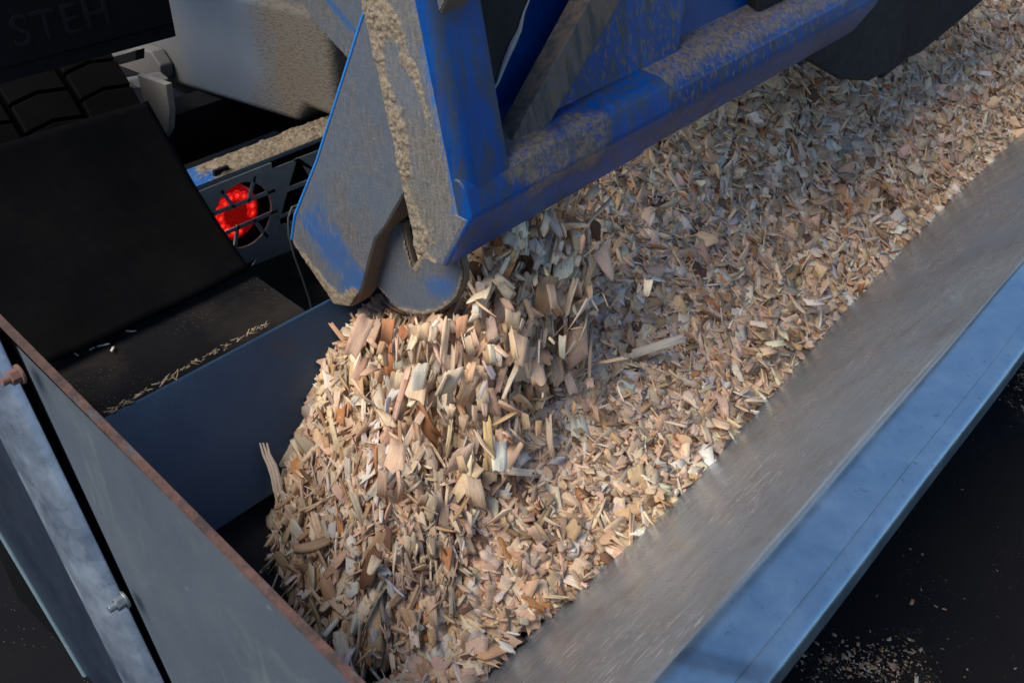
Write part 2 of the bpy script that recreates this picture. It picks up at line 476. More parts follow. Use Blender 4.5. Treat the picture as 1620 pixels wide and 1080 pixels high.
# near end plate with rusty top edge
XP = .40
e0, e1 = on_x(-60, 455, XP), on_x(720, 1241, XP)
plate_px = [(-70, 441), (560, 1080), (720, 1242), (720, 1500), (466, 1500), (280, 1098), (18, 531), (-70, 452)]
EP = prism('end_plate', [on_x(u, v, XP) for u, v in plate_px], (.0075, 0, 0), M['endp'], TR, .002)
q = [on_x(u, v, XP) for u, v in [(-60, 451), (560, 1080), (720, 1242)]]
nrm = np.array([0, .25, 1.0]); nrm /= np.linalg.norm(nrm)
V, Fc = [], []
jit = np.linspace(0, 1, 60)
path = [q[0] * (1 - t) + q[2] * t for t in jit]
for i, p in enumerate(path):
    a = .0012 * fbm(np.array([t_ * 40 for t_ in [jit[i]]]), np.array([.3]), 5)[0]
    V += [p + [-.0015, 0, -.004], p + [-.0015, 0, .003 + a], p + [.0085, 0, .003 + a * .5], p + [.0085, 0, -.004]]
for i in range(len(path) - 1):
    for k in range(4): Fc.append((i * 4 + k, i * 4 + (k + 1) % 4, i * 4 + 4 + (k + 1) % 4, i * 4 + 4 + k))
mesh_obj('rusty_edge', V, Fc, M['rust'], EP, smooth=True)
prism('backing_plate', [on_x(u, v, XP + .015) for u, v in [(-80, 440), (10, 524), (60, 590), (380, 1220), (150, 1220), (-80, 700)]], (.006, 0, 0), M['hole'], TR, .001)
# galvanised clamp bar down the end plate, with bolts
b0, b1 = on_x(-50, 500, XP - .003), on_x(430, 1480, XP - .003)
ax = (b1 - b0) / np.linalg.norm(b1 - b0)
side = np.cross(ax, [1, 0, 0]); side /= np.linalg.norm(side)
hw = .080
prof = []
for k in range(9):
    a = math.pi * k / 8
    prof.append((-math.cos(a) * hw, -math.sin(a) * .030))
prof += [(hw, .004), (-hw, .004)]
if (side @ np.array([0, 1, 0])) < 0: side = -side
pr = [b0 + side * s + np.array([d, 0, 0]) for s, d in prof]
BAR = prism('clamp_bar', pr, b1 - b0, M['bar'], TR, .0025)
def bolt(u, v, mat):
    c = on_x(u, v, XP - .034); P_, R_ = [], []
    parts = [tube_data([c + [.018, 0, 0], c + [.0135, 0, 0]], .0145, 16),
             tube_data([c + [.0137, 0, 0], c + [.001, 0, 0]], .011, 6),
             tube_data([c + [.0012, 0, 0], c + [-.010, 0, 0]], .006, 12)]
    return mesh_obj('bolt', *merge(parts), mat, BAR, bevel=.0008)
bolt(14, 600, M['rustbolt']); bolt(182, 958, M['steel'])
# navy side plate beside the bar and its rolled edge
sp = [on_x(u, v, XP + .008) for u, v in [(-90, 480), (0, 632), (230, 1130), (300, 1300), (270, 1310), (142, 1080), (0, 842), (-90, 700)]]
SPL = prism('side_plate', sp, (.008, 0, 0), M['navy'], TR, .0015)
ep = [on_x(u, v, XP + .006) for u, v in [(-90, 694), (0, 842), (142, 1080), (272, 1302)]]
mesh_obj('edge_bead', *tube_data(ep, .0055, 10), M['teal'], TR, smooth=True)
# legs carrying the near end
for y in (.62, 1.28):
    mesh_obj('leg', *box_data(.54, .60, y, y + .06, GZ, .60), M['dark'], TR, bevel=.003)
# dirty ledge behind the far wall
V, Fc = prism_data([(.516, 1.426, .884), (1.02, 1.426, .884), (1.045, 1.70, .886), (.516, 1.70, .886)], (0, 0, -.012))
mesh_obj('dirty_ledge', V, Fc, M['ledge'], TR, bevel=.002)
for xx in (.52, .95):
    mesh_obj('ledge_support', *box_data(xx, xx + .05, 1.62, 1.67, GZ, .872), M['dark'], TR, bevel=.003)

# ------------------------------------------------------------------ the truck
TK = thing('tipper_truck', (2.3, 3.5, GZ), 'blue tipper truck with muddy open tailgate backed up to the trough', 'truck')
LEAN = .222
XB = 1.04
# --- tailgate
tg = prism('tailgate', [(1.12, 1.13 + LEAN * (z - 1.24), z) for z in (1.24, 2.55)] + [(3.42, 1.13 + LEAN * (z - 1.24), z) for z in (2.55, 1.24)], (0, .02, 0), M['bluedeep'], TK, .002)
# corner post: tube with rounded front corner, built as rings from mitre to top
def post_ring(z):
    s = LEAN * (z - 1.24)
    yl, yr = 1.133 + s, .987 + s
    r = .032
    pts = [(XB, yl)]
    pts += [(XB, yr + r)]
    for k in range(1, 7):
        a = math.pi / 2 * k / 6
        pts.append((XB + r - r * math.cos(a), yr + r - r * math.sin(a)))
    pts += [(XB + .108, yr), (XB + .112, yr + .006), (XB + .112, yl - .004), (XB + .106, yl)]
    return [(x, y, z) for x, y in pts]
zs = [1.132, 1.16, 1.20, 1.24, 1.40, 1.6, 1.9, 2.6]
V = []
for z in zs:
    rg = post_ring(max(z, 1.24))
    if z < 1.24:                               # chamfer of the lower front corner
        t = (1.24 - z) / .108
        yl = 1.133 - LEAN * (1.24 - z); yr = .987 + t * .062
        rg0 = post_ring(1.24)
        rg = [(x, yl + (y - 1.133) * (yl - yr) / .146, z) for x, y, _ in rg0]
    V += rg
n = len(post_ring(1.3))
Fc = [(i * n + k, i * n + (k + 1) % n, i * n + n + (k + 1) % n, i * n + n + k) for i in range(len(zs) - 1) for k in range(n)]
Fc += [tuple(range(n)), tuple(range((len(zs) - 1) * n, len(zs) * n))]
mesh_obj('corner_post', V, Fc, M['bluepost'], tg, smooth=True)
# mud film and caked crust on the outer face of the post: fine displaced sheet
m_, n_ = 330, 96
zz = np.linspace(1.134, 1.75, m_); tt = np.linspace(0, 1, n_)
ZZ, TT = np.meshgrid(zz, tt, indexing='ij')
s_ = LEAN * (ZZ - 1.24)
yl = 1.1345 + s_
yr = np.where(ZZ > 1.24, .987 + s_ + .024, .987 + (1.24 - ZZ) / .108 * .062 + .004)
YY = yl + (yr - yl) * TT
wd = (yl - yr)
dl = (yl - YY)                                  # distance from the left edge
n1 = fbm(YY * 38, ZZ * 34, 21, 5); n2 = fbm(YY * 16, ZZ * 9, 22, 3); n3 = fbm(YY * 190, ZZ * 190, 23, 3)
left = 1.05 - dl / (.040 + .026 * n2)
band_d = np.abs(dl - (.02 + (1.62 - ZZ) * .42)) # diagonal smear near the top
band = np.where(ZZ > 1.36, 1 - band_d / (.034 + .018 * n2), -1)
foot = 1 - (ZZ - 1.134) / (.05 + .03 * n2)
mask = np.clip(np.maximum(np.maximum(left, band), foot * (1 - TT * .9)) + .8 * n1, 0, 1)
mask = np.clip((mask - .12) * 1.8, 0, 1) * np.clip((.84 - TT + .08 * n1) * 12, 0, 1)
disp = mask * (.0016 + .0058 * np.clip(n1 + .2, 0, 1) + .0032 * n3)
edge = np.clip(np.minimum(TT, 1 - TT) * 30, 0, 1)
P = np.stack([XB - .0016 - disp * np.clip(TT * 30 + .25, 0, 1) + .0036 * (1 - np.clip((1 - TT) * 12, 0, 1)), YY + mask * .004 * n1 + (1 - np.clip(TT * 14, 0, 1)) * mask * .004, ZZ], -1)
bl = .10 + .55 * np.clip((TT - .78) * 4, 0, 1) + 0 * TT
o = grid_obj('caked_mud', P, M['plate'], tg, {'dirt': mask, 'blue': bl})
# bottom beam: chamfered profile along the tailgate
prof = [(1.049, 1.130), (.987, 1.24), (.9875, 1.25), (1.000, 1.294), (1.012, 1.304), (1.075, 1.312), (1.145, 1.315), (1.125, 1.132)]
YAW, RISE = -.004, .018
def beam(name, x0, x1, prof, mat, parent, nseg=24):
    V = []; k = len(prof); xs = np.linspace(x0, x1, nseg)
    for x in xs: V += [(x, y + YAW * (x - 1.04), z + RISE * (x - 1.04)) for y, z in prof]
    Fc = [(i * k + j, i * k + (j + 1) % k, i * k + k + (j + 1) % k, i * k + k + j) for i in range(nseg - 1) for j in range(k)]
    Fc += [tuple(range(k)), tuple(range((nseg - 1) * k, nseg * k))]
    return mesh_obj(name, V, Fc, mat, parent, bevel=.0055, seg=3)
beam('bottom_beam', XB + .001, 1.62, prof, m_blue('blue_paint_beam_end', .42, spots=[((1.19, 1.04, 1.31), .10), ((1.24, .99, 1.28), .09), ((1.36, .99, 1.275), .08)]), tg)
prof2 = [(1.052, 1.134), (1.003, 1.215), (.998, 1.235), (1.006, 1.27), (1.035, 1.30), (1.09, 1.315), (1.15, 1.33), (1.13, 1.135)]
beam('bottom_beam', 1.615, 2.60, prof2, m_blue('blue_paint_far_beam', .30, True, True, shelf=(1.268,)), tg)
# panels on the tailgate (planes parallel to it)
NT = (0, 1, -LEAN)
def T(u, v, off):                                # plane y = 1.065+off + LEAN*(z-1.33)
    return on_plane(u, v, NT, 1.065 + off - LEAN * 1.33)
dv = np.array([0, .012, -.0027])
prism('gusset_panel', [T(u, v, 0) for u, v in [(812, 240), (866, 205), (1040, 140), (1066, 124), (1087, 0), (1150, -380), (1120, -420)]], dv * 3, M['bluespat'], tg, .006)
prism('edge_rib', [T(u, v, -.022) for u, v in [(797, 255), (808, 228), (932, 0), (1120, -350), (1170, -350), (985, 0), (860, 214), (835, 240)]], dv * 4, m_blue('scraped_rib', .95, True, True), tg, .004)
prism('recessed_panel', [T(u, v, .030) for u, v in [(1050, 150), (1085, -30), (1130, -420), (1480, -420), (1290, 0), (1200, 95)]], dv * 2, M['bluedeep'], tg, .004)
prism('inner_brace', [T(u, v, .028) for u, v in [(700, 0), (700, 200), (762, 190), (772, 160), (800, 92), (830, 22), (985, -320), (800, -320)]], dv * 3, M['blk'], tg, .003)
bq = [(764, 176), (774, 150), (787, 132), (800, 95), (811, 70), (822, 48), (829, 20), (842, -12)]
mesh_obj('mud_smear', *tube_data([T(u, v, .026) for u, v in bq], [.002, .003, .0025, .005, .006, .004, .002, .0015], 8), M['grey'], tg, smooth=True)
# far corner: black guard block hanging at the end of the tailgate
o = prism('corner_guard', [on_y(u, v, 1.06) for u, v in [(1205, -40), (1195, 62), (1285, 102), (1330, 128), (1375, 131), (1410, 112), (1424, 92), (1436, -40)]], (.06, .16, .02), M['blk'], tg, .012)
o = prism('corner_post', [on_y(u, v, 1.10) for u, v in [(1395, 128), (1440, 92), (1456, 86), (1520, 34), (1572, -12), (1700, -160), (1436, -160), (1420, 60)]], (.0, .12, .03), M['dark'], tg, .010)

# --- swing arm (left plate) in a plane x = const, boxed
def arm_plate(name, px, x, thick, parent, seed, blue_fn, dirt_fn, res=150):
    pts = np.array([on_x(u, v, x) for u, v in px])
    ob = prism(name, pts, (thick, 0, 0), M['brown'], parent, .004)
    # displaced face sheet cut to the same outline, 1.5 mm proud
    bm = bmesh.new()
    lo, hi = pts.min(0), pts.max(0)
    poly = pts[:, 1:3]
    ny = int((hi[1] - lo[1]) / .0028) + 1; nz = int((hi[2] - lo[2]) / .0028) + 1
    gy = np.linspace(lo[1], hi[1], ny); gz = np.linspace(lo[2], hi[2], nz)
    GY, GZ_ = np.meshgrid(gy, gz, indexing='ij')
    ins = np.zeros_like(GY, bool); dmin = np.full_like(GY, 9.)
    m = len(poly)
    for i in range(m):
        a, b = poly[i], poly[(i + 1) % m]
        cond = ((a[1] > GZ_) != (b[1] > GZ_)) & (GY < (b[0] - a[0]) * (GZ_ - a[1]) / (b[1] - a[1] + 1e-12) + a[0])
        ins ^= cond
        ab = b - a; t = np.clip(((GY - a[0]) * ab[0] + (GZ_ - a[1]) * ab[1]) / (ab @ ab), 0, 1)
        dmin = np.minimum(dmin, np.hypot(GY - a[0] - t * ab[0], GZ_ - a[1] - t * ab[1]))
    n1 = fbm(GY * 60, GZ_ * 60, seed, 4); n2 = fbm(GY * 12, GZ_ * 12, seed + 1, 3); n3 = fbm(GY * 190, GZ_ * 190, seed + 2, 3)
    Pw = np.stack([np.full_like(GY, x), GY, GZ_], -1)
    U, Vv, _ = project(Pw)
    dirt = np.clip((dirt_fn(U, Vv, dmin) + .45 * n1 + .25 * n2 - .12) * 1.6, 0, 1) 
    blue = blue_fn(U, Vv, dmin, n2)
    dsp = .0014 + dirt * (.0025 + .003 * np.clip(n1 + .3, 0, 1) + .0022 * n3) * np.clip(dmin / .008, 0, 1)
    Pw[..., 0] -= dsp
    keep = ins & (dmin > .0022)
    idx = np.arange(ny * nz).reshape(ny, nz)
    qd = np.stack([idx[:-1, :-1], idx[1:, :-1], idx[1:, 1:], idx[:-1, 1:]], -1).reshape(-1, 4)
    kf = keep.ravel()[qd].all(1)
    qd = qd[kf]
    used = np.unique(qd); re = np.zeros(ny * nz, int); re[used] = np.arange(len(used))
    me = bpy.data.meshes.new('mud_film')
    me.from_pydata(Pw.reshape(-1, 3)[used].tolist(), [], re[qd].tolist())
    for p in me.polygons: p.use_smooth = True
    for k, a in (('dirt', dirt), ('blue', blue)):
        at = me.attributes.new(k, 'FLOAT', 'POINT'); at.data.foreach_set('value', a.ravel()[used].astype(np.float32))
    link_mesh('mud_film', me, M['armplate'], ob)
    return ob
def seg_d(U, V, a, b):
    a = np.array(a, float); b = np.array(b, float); ab = b - a
    t = np.clip(((U - a[0]) * ab[0] + (V - a[1]) * ab[1]) / (ab @ ab), 0, 1)
    return np.hypot(U - a[0] - t * ab[0], V - a[1] - t * ab[1])
A_px = [(580, 10), (620, -120), (760, -260), (800, -200), (690, 40), (650, 290), (612, 358), (594, 380), (572, 462), (556, 486), (530, 482), (462, 382), (467, 343), (502, 255)]
def a_blue(U, V, d, n2):
    b = .08 + .55 * np.clip(1 - seg_d(U, V, (485, 350), (560, 450)) / 42, 0, 1) + .30 * np.clip(1 - seg_d(U, V, (505, 300), (540, 400)) / 40, 0, 1)
    b += .30 * np.clip(1 - seg_d(U, V, (560, 450), (612, 370)) / 26, 0, 1) + .1 * n2
    return b + .6 * np.clip(1 - seg_d(U, V, (576, 25), (467, 343)) / 7, 0, 1)
def a_dirt(U, V, d):
    return np.maximum(1.0 - seg_d(U, V, (462, 395), (535, 480)) / 26, 1 - seg_d(U, V, (535, 482), (560, 470)) / 22) - .1
SA = arm_plate('swing_arm', A_px, 1.062, .055, TK, 41, a_blue, a_dirt)
mesh_obj('edge_strip', *tube_data([on_x(u, v, 1.066) for u, v in [(640, -150), (579, 12), (502, 254), (467, 340), (462, 378)]], .0036, 8), m_plain('bright_blue_edge', (.035, .22, .62), .35), SA, smooth=True)
# rounded latch hook with its square notch
cx, cy, r_ = 668, 436, 66
G_px = [(600, 372), (625, 352), (640, 352), (640, 366), (654, 419), (669, 398), (690, 372), (712, 372), (728, 400)]
for k in range(0, 13):
    a = math.radians(-8 + k * (158 / 12.))
    G_px.append((cx + r_ * math.cos(a) * 1.02, cy + r_ * math.sin(a) * .96))
G_px += [(584, 436), (590, 400)]
def g_blue(U, V, d, n2):
    return .06 + .75 * np.clip(1 - np.hypot((U - 700) / 46, (V - 452) / 40), 0, 1) + .08 * n2
def g_dirt(U, V, d):
    return (1 - d / .016) * np.where(V > 400, 1, .6) - .05
HK = arm_plate('latch_hook', G_px, 1.102, .016, TK, 51, g_blue, g_dirt)
# second arm above, farther in
arm_plate('hinge_arm', [(440, -60), (474, 0), (500, 40), (552, 96), (600, 96), (640, -60)], 1.20, .03, TK, 61,
          lambda U, V, d, n2: .12 + .7 * np.clip(1 - seg_d(U, V, (520, 0), (566, 55)) / 9, 0, 1), lambda U, V, d: -.4 + 0 * U)
# tipped load body (its floor rises towards the cab)
tilt = .62
body = [(1.10, 1.52, 1.62), (1.10, 5.2, 1.62 + tilt * 3.68), (1.10, 5.2 - 1.3 * tilt, 2.92 + tilt * 3.68), (1.10, 1.52 - .15, 2.75)]
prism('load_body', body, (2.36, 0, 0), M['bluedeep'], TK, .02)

# --- rear bumper with the lamp grille
yb = 2.0
bt = []
p0, p1 = on_y(303, 297, yb), on_y(508, 222, yb)
BZ = (p0[2] + p1[2]) / 2
x0b, x1b = p0[0], 3.5
depth = .105
BP = mesh_obj('rear_bumper', *box_data(x0b, x1b, yb + .004, yb + depth, BZ - .012, BZ), M['teal'], TK, bevel=.003)
# mud on the top face
xs3 = np.linspace(x0b + .005, 2.2, 260); ys3 = np.linspace(yb + .004, yb + depth - .003, 40)
X, Y = np.meshgrid(xs3, ys3, indexing='ij')
n1 = fbm(X * 55, Y * 55, 71, 4); n2 = fbm(X * 9, Y * 9, 72, 3); n3 = fbm(X * 200, Y * 200, 73, 2)
dirt = np.clip((X - x0b - .05) * 14 + .8 * n1, 0, 1)
eg = np.clip(np.minimum(Y - ys3[0], ys3[-1] - Y) * 120, 0, 1)
Z = BZ + .001 + dirt * eg * (.006 + .006 * n2 + .005 * n1 + .003 * n3)
grid_obj('caked_mud', np.stack([X, Y, Z], -1), M['plate'], BP, {'dirt': dirt, 'blue': np.clip(.75 - dirt, 0, 1)})
# face plate with cut-outs, made from bars and arcs
lc = on_y(385, 341, yb); LR = .088
def yface(u, v, dy=0): return on_y(u, v, yb + dy)
# plate outline around the circular opening: ring of quads from the circle to the outline
zb = BZ - .30
def plate_ring(cx_, cz_, r, x0, x1, z0, z1, y, t, nseg=48):
    V, Fc = [], []
    for k in range(nseg):
        a = 2 * math.pi * k / nseg; ca, sa = math.cos(a), math.sin(a)
        s = min([(x1 - cx_) / ca if ca > 1e-9 else 9, (x0 - cx_) / ca if ca < -1e-9 else 9, (z1 - cz_) / sa if sa > 1e-9 else 9, (z0 - cz_) / sa if sa < -1e-9 else 9])
        V += [(cx_ + r * ca, y, cz_ + r * sa), (cx_ + s * ca, y, cz_ + s * sa), (cx_ + r * ca, y + t, cz_ + r * sa), (cx_ + s * ca, y + t, cz_ + s * sa)]
    for k in range(nseg):
        a, b = 4 * k, 4 * ((k + 1) % nseg)
        Fc += [(a, a + 1, b + 1, b), (a + 2, b + 2, b + 3, a + 3), (a, b, b + 2, a + 2), (a + 1, a + 3, b + 3, b + 1)]
    return V, Fc
xl, xr, zt = lc[0] - .13, lc[0] + LR + .02, BZ - .012
parts = [plate_ring(lc[0], lc[2], LR, xl, xr, lc[2] - .135, zt, yb, .006)]
tri = [yface(u, v) for u, v in [(470, 250), (455, 300), (497, 288)]]
# plate right of the lamp, with triangular cut-outs left open between bars
def bar(a, b, wdt, dy=0.0, t=.006):
    pa, pb = yface(*a, dy), yface(*b, dy)
    d = pb - pa; d /= np.linalg.norm(d); nn = np.cross(d, [0, 1, 0]) * wdt / 2
    return prism_data([pa - nn, pb - nn, pb + nn, pa + nn], (0, t, 0))
pr_px = lambda L_: prism_data([yface(u, v, .0005) for u, v in L_], (0, .005, 0))
parts += [pr_px([(430, 268), (470, 252), (455, 302), (440, 360), (425, 385), (437, 340)]),
          pr_px([(468, 252), (520, 232), (520, 283), (498, 291), (472, 250)]),
          pr_px([(425, 385), (440, 358), (520, 330), (520, 372), (400, 420)]),
          bar((454, 301), (520, 276), .012), bar((440, 345), (520, 313), .009)]
g = mesh_obj('lamp_grille', *merge(parts), M['grille'], BP, bevel=.0012)
bars = [bar((333, 341), (438, 300), .011), bar((340, 377), (440, 333), .011), bar((404, 279), (393, 322), .010),
        bar((350, 301), (373, 330), .010), bar((378, 356), (371, 402), .010), bar((402, 347), (424, 376), .010)]
mesh_obj('grille_bars', *merge(bars), M['grille'], g, bevel=.001)
# lamp behind the grille: housing, lens, ring of bright spots
TL = mesh_obj('tail_light', *tube_data([(lc[0] - .006, yb + .08, lc[2]), (lc[0] - .006, yb + .032, lc[2]), (lc[0] - .006, yb + .024, lc[2])], [.074, .074, .066], 40), M['lens'], BP, smooth=True)
V_q = []
for k in range(15):
    a = 2 * math.pi * k / 15 + .1
    if 4.9 < a % 6.283 < 5.7: continue                # segment of the ring that stays dim
    c = np.array([lc[0] - .006 + .049 * math.cos(a), yb + .0215, lc[2] + .049 * math.sin(a)])
    mesh_obj('light_spot', *tube_data([c + [0, .004, 0], c, c + [0, -.0015 - .0006 * (k % 3), 0]], [.0140, .0132, .0085], 18), M['ledglow'], TL, smooth=True)
    d_ = c + np.array([0, -.0024, 0])
    V_q.append(tube_data([d_ + [0, .003, 0], d_, d_ + [0, -.0012, 0]], [.0058, .0052, .0025], 12))
mesh_obj('light_spot', *merge(V_q), M['led'], TL, smooth=True)
mesh_obj('bumper_back', *box_data(x0b - .1, x1b, yb + .11, yb + .118, BZ - .34, BZ - .06), M['hole'], BP)
c = on_z(349, 270, BZ + .01)
mesh_obj('bumper_tab', *box_data(c[0] - .022, c[0] + .022, c[1] - .006, c[1] + .004, BZ - .004, BZ + .018), M['dark'], BP, bevel=.002)

# --- rubber flap sloping down to the ledge
a, b = on_y(232, 165, 1.98), on_z(402, 432, .905)
u_ = np.linspace(0, 1, 40); v_ = np.linspace(0, 1, 30)
U, Vv = np.meshgrid(u_, v_, indexing='ij')
xr_ = a[0] + (b[0] - a[0]) * Vv
XX = .52 + (xr_ - .52) * U
sagz = -.018 * np.sin(Vv * math.pi) + .006 * fbm(U * 3, Vv * 2, 81, 2)
YY = a[1] + (1.635 - a[1]) * Vv
ZZ = a[2] + (.902 - a[2]) * Vv + sagz + .016 * (1 - U) * (1 - Vv)
o = grid_obj('mud_flap', np.stack([XX, YY, ZZ], -1), M['rubber'], TK)
s1 = o.modifiers.new('thickness', 'SOLIDIFY'); s1.thickness = .012; s1.offset = -1
# --- upper rubber panel with moulded lettering
c0, c1 = on_y(-60, 155, 1.98), on_y(279, 58, 1.98)
zb_ = c1[2]
pan = prism('splash_panel', [(c0[0] - .1, 1.98, zb_ + .004), (c1[0], 1.98, zb_), (c1[0], 1.98, zb_ + .5), (c0[0] - .1, 1.98, zb_ + .5)], (0, .012, 0), M['rubber2'], TK, .002)
prism('panel_fold', [(c0[0] - .1, 1.977, zb_ + .030), (c1[0] - .002, 1.977, zb_ + .028), (c1[0] - .002, 1.977, zb_ + .0315), (c0[0] - .1, 1.977, zb_ + .0335)], (0, .004, 0), M['rubber'], pan, .0005)
def text_mesh(s, size, loc, mat, parent):
    cu = bpy.data.curves.new('lettering', 'FONT'); cu.body = s; cu.size = size; cu.extrude = .0022; cu.space_character = 1.12
    to = bpy.data.objects.new('tmp', cu); COL.objects.link(to)
    dg = bpy.context.evaluated_depsgraph_get()
    me = bpy.data.meshes.new_from_object(to.evaluated_get(dg)); me.name = 'lettering'
    bpy.data.objects.remove(to)
    for v in me.vertices:
        x, y, z = v.co; v.co = (loc[0] + x, loc[1] - z, loc[2] + y)
    me.materials.clear()
    return link_mesh('lettering', me, mat, parent)
tl = on_y(22, 72, 1.98)
text_mesh('STEH', .085, (tl[0], 1.979, tl[2] - .005), m_black('raised_rubber', .013, .018, .55), pan)
# --- wheel: tyre with tread blocks and rim
wc = np.array([.96, 2.64, .80]); RW = .53
def lathe(profile, n=96):
    V, Fc = [], []
    for k in range(n):
        a = 2 * math.pi * k / n
        V += [(x, wc[1] - r * math.cos(a), wc[2] + r * math.sin(a)) for x, r in profile]
    m = len(profile)
    for k in range(n):
        for j in range(m):
            Fc.append((k * m + j, k * m + (j + 1) % m, ((k + 1) % n) * m + (j + 1) % m, ((k + 1) % n) * m + j))
    return V, Fc
WH = mesh_obj('wheel', *lathe([(.72, .29), (.70, .40), (.715, .48), (.75, RW - .022), (1.15, RW - .022), (1.185, .48), (1.20, .40), (1.18, .29)]), M['tyre'], TK, smooth=True)
parts = []
for k in range(46):
    for row, (xa, xb) in enumerate(((.735, .865), (.882, 1.018), (1.035, 1.165))):
        a0 = 2 * math.pi * (k + .5 * (row % 2)) / 46; w_ = 2 * math.pi / 46 * .90
        pts = []
        for (xx, aa) in ((xa, a0), (xa + (xb - xa) * .5, a0 + .020), (xb, a0), (xb, a0 + w_), (xa + (xb - xa) * .5, a0 + w_ + .020), (xa, a0 + w_)):
            pts.append((xx, aa))
        V = [(x, wc[1] - (RW - .03) * math.cos(t), wc[2] + (RW - .03) * math.sin(t)) for x, t in pts] + [(x, wc[1] - RW * math.cos(t), wc[2] + RW * math.sin(t)) for x, t in pts]
        parts.append((V, [tuple(range(6)), tuple(range(11, 5, -1))] + [(i, (i + 1) % 6, 6 + (i + 1) % 6, 6 + i) for i in range(6)]))
mesh_obj('tread', *merge(parts), M['tyre'], WH, bevel=.003)
mesh_obj('rim', *lathe([(.76, .29), (.80, .28), (.84, .1), (1.06, .1), (1.10, .28), (1.14, .29), (1.10, .22), (.80, .22)], 48), M['grey'], WH, smooth=True)
# --- grey-blue chassis casing along the truck
xt = 1.60
tb = [on_x(u, v, xt) for u, v in [(465, 197), (262, 133)]]
yA, zA = tb[0][1], tb[0][2]; yB, zB = tb[1][1], tb[1][2]
sl_ = (zB - zA) / (yB - yA)
prf = []
y0, y1 = yA - .10, yB + .75
y0 = 2.0
tankV, tankF = prism_data([(xt, y0, BZ + .03), (xt, yA - .06, BZ + .028), (xt, yA - .02, zA + .004), (xt, y1, zA + sl_ * (y1 - yA)), (xt, y1, zA + sl_ * (y1 - yA) + .36), (xt, y0, zA + .348)], (.5, 0, 0))
mesh_obj('chassis_casing', tankV, tankF, M['tank'], TK, bevel=.028, seg=4)
# unseen plate added above the wheel to cast a shadow band on the casing
prism('shade_plate', [(1.13, 2.50, 1.47), (1.13, 2.76, 1.47), (1.13, 2.82, 2.1), (1.13, 2.46, 2.1)], (.03, 0, 0), M['dark'], TK, .004)
# brackets and bolt under the casing
ba = [(168, 98), (215, 75), (238, 82), (253, 105), (256, 126), (240, 126), (205, 112)]
prism('bracket', [on_x(u, v, xt - .05) for u, v in ba], (.045, 0, 0), M['tank'], TK, .006)
bb = [(216, 118), (262, 134), (268, 175), (267, 205), (258, 222), (236, 190)]
prism('hanger_plate', [on_x(u, v, 1.30) for u, v in bb], (.02, 0, 0), M['grey'], TK, .003)
bc = [(118, 128), (136, 112), (215, 116), (220, 150), (160, 158)]
prism('mount_block', [on_x(u, v, 1.36) for u, v in [(135, 140), (205, 128), (220, 140), (165, 152), (150, 152)]], (.10, 0, 0), M['grey'], TK, .004)
c = on_x(158, 136, 1.345)
mesh_obj('mount_bolt', *merge([tube_data([c, c + [0, 0, .02]], .020, 20), tube_data([c + [0, 0, .018], c + [0, 0, .055]], .0125, 6), tube_data([c + [0, 0, .055], c + [0, 0, .07]], .008, 12)]), M['steel'], TK, bevel=.001)
prism('mount_frame', [on_x(u, v, 1.44) for u, v in [(118, 112), (125, 105), (215, 80), (215, 96), (132, 118), (150, 190), (140, 195)]], (.03, 0, 0), M['dark'], TK, .003)
mesh_obj('chassis_rail', *merge([box_data(1.75, 1.85, 2.2, 6.5, .75, 1.0), box_data(2.75, 2.85, 2.2, 6.5, .75, 1.0), box_data(1.15, 3.6, 2.56, 2.68, .72, .88)]), M['dark'], TK, bevel=.004)
mesh_obj('under_tray', *box_data(1.22, 3.4, 2.35, 3.6, .48, .52), M['dark'], TK, bevel=.004)
# loose cable hanging past the bumper
wp = [on_y(u, v, 1.93) for u, v in [(520, 312), (490, 318), (462, 328), (456, 345), (457, 372), (466, 405), (478, 438), (490, 474), (495, 500)]]
pp = []
for i in range(len(wp) - 1):
    for t in (0, .33, .66): pp.append(wp[i] * (1 - t) + wp[i + 1] * t)
mesh_obj('cable', *tube_data(pp, .0032, 8), M['wire'], TK, smooth=True)

# ------------------------------------------------------------------ wood chips
def yc(x): return np.interp(x, [.5, .9, 1.34, 1.76, 2.35, 3.36, 4.6, 6], [.735, .742, .728, .775, .845, .925, .96, .98])
def heap(x, y):
    x = np.asarray(x, float); y = np.asarray(y, float)
    c = yc(x); zc = wall_z(c)
    top = np.interp(x, [.5, 1.2, 1.6, 2, 3, 5, 6], [.86, .86, .90, .93, .92, .84, .80])
    sl = np.interp(x, [.5, 1.3, 2.4, 4.5], [.52, .54, .82, 1.05])
    lat = zc + sl * (y - c) + .004
    lat = np.where(lat > top - .06, top - .06 + .09 * (1 - np.exp(-(lat - top + .06) / .09)), lat)
    toe = np.interp(y, [.70, .75, .80, .86, .91, 1.05, 1.2, 1.37], [.58, .60, .70, .66, .60, .635, .69, .80])
    amp = np.interp(y, [.7, .9, 1.2, 1.4], [.26, .30, .32, .42])
    fr = .545 + amp * (1 - np.exp(-np.clip(x - toe, -.05, 9) / .24))
    z = -.03 * np.log(np.exp(-lat / .03) + np.exp(-fr / .03)) + .012
    z = z + .012 * fbm(x * 7, y * 7, 91, 3) + .006 * fbm(x * 22, y * 22, 92, 2)
    return z
def heap_n(x, y):
    e = .012
    dx = (heap(x + e, y) - heap(x - e, y)) / (2 * e); dy = (heap(x, y + e) - heap(x, y - e)) / (2 * e)
    n = np.stack([-dx, -dy, np.ones_like(dx)], -1)
    return n / np.linalg.norm(n, axis=-1, keepdims=True)
def heap_hit(u, v):
    d = ray(u, v); d = d / np.linalg.norm(d)
    t = np.linspace(.8, 7, 3000); p = CAM + d * t[:, None]
    below = p[:, 2] < heap(p[:, 0], p[:, 1])
    i = int(np.argmax(below)) if below.any() else -1
    return p[i]
def left_y(z): return 1.417 - (.898 - z) * .378

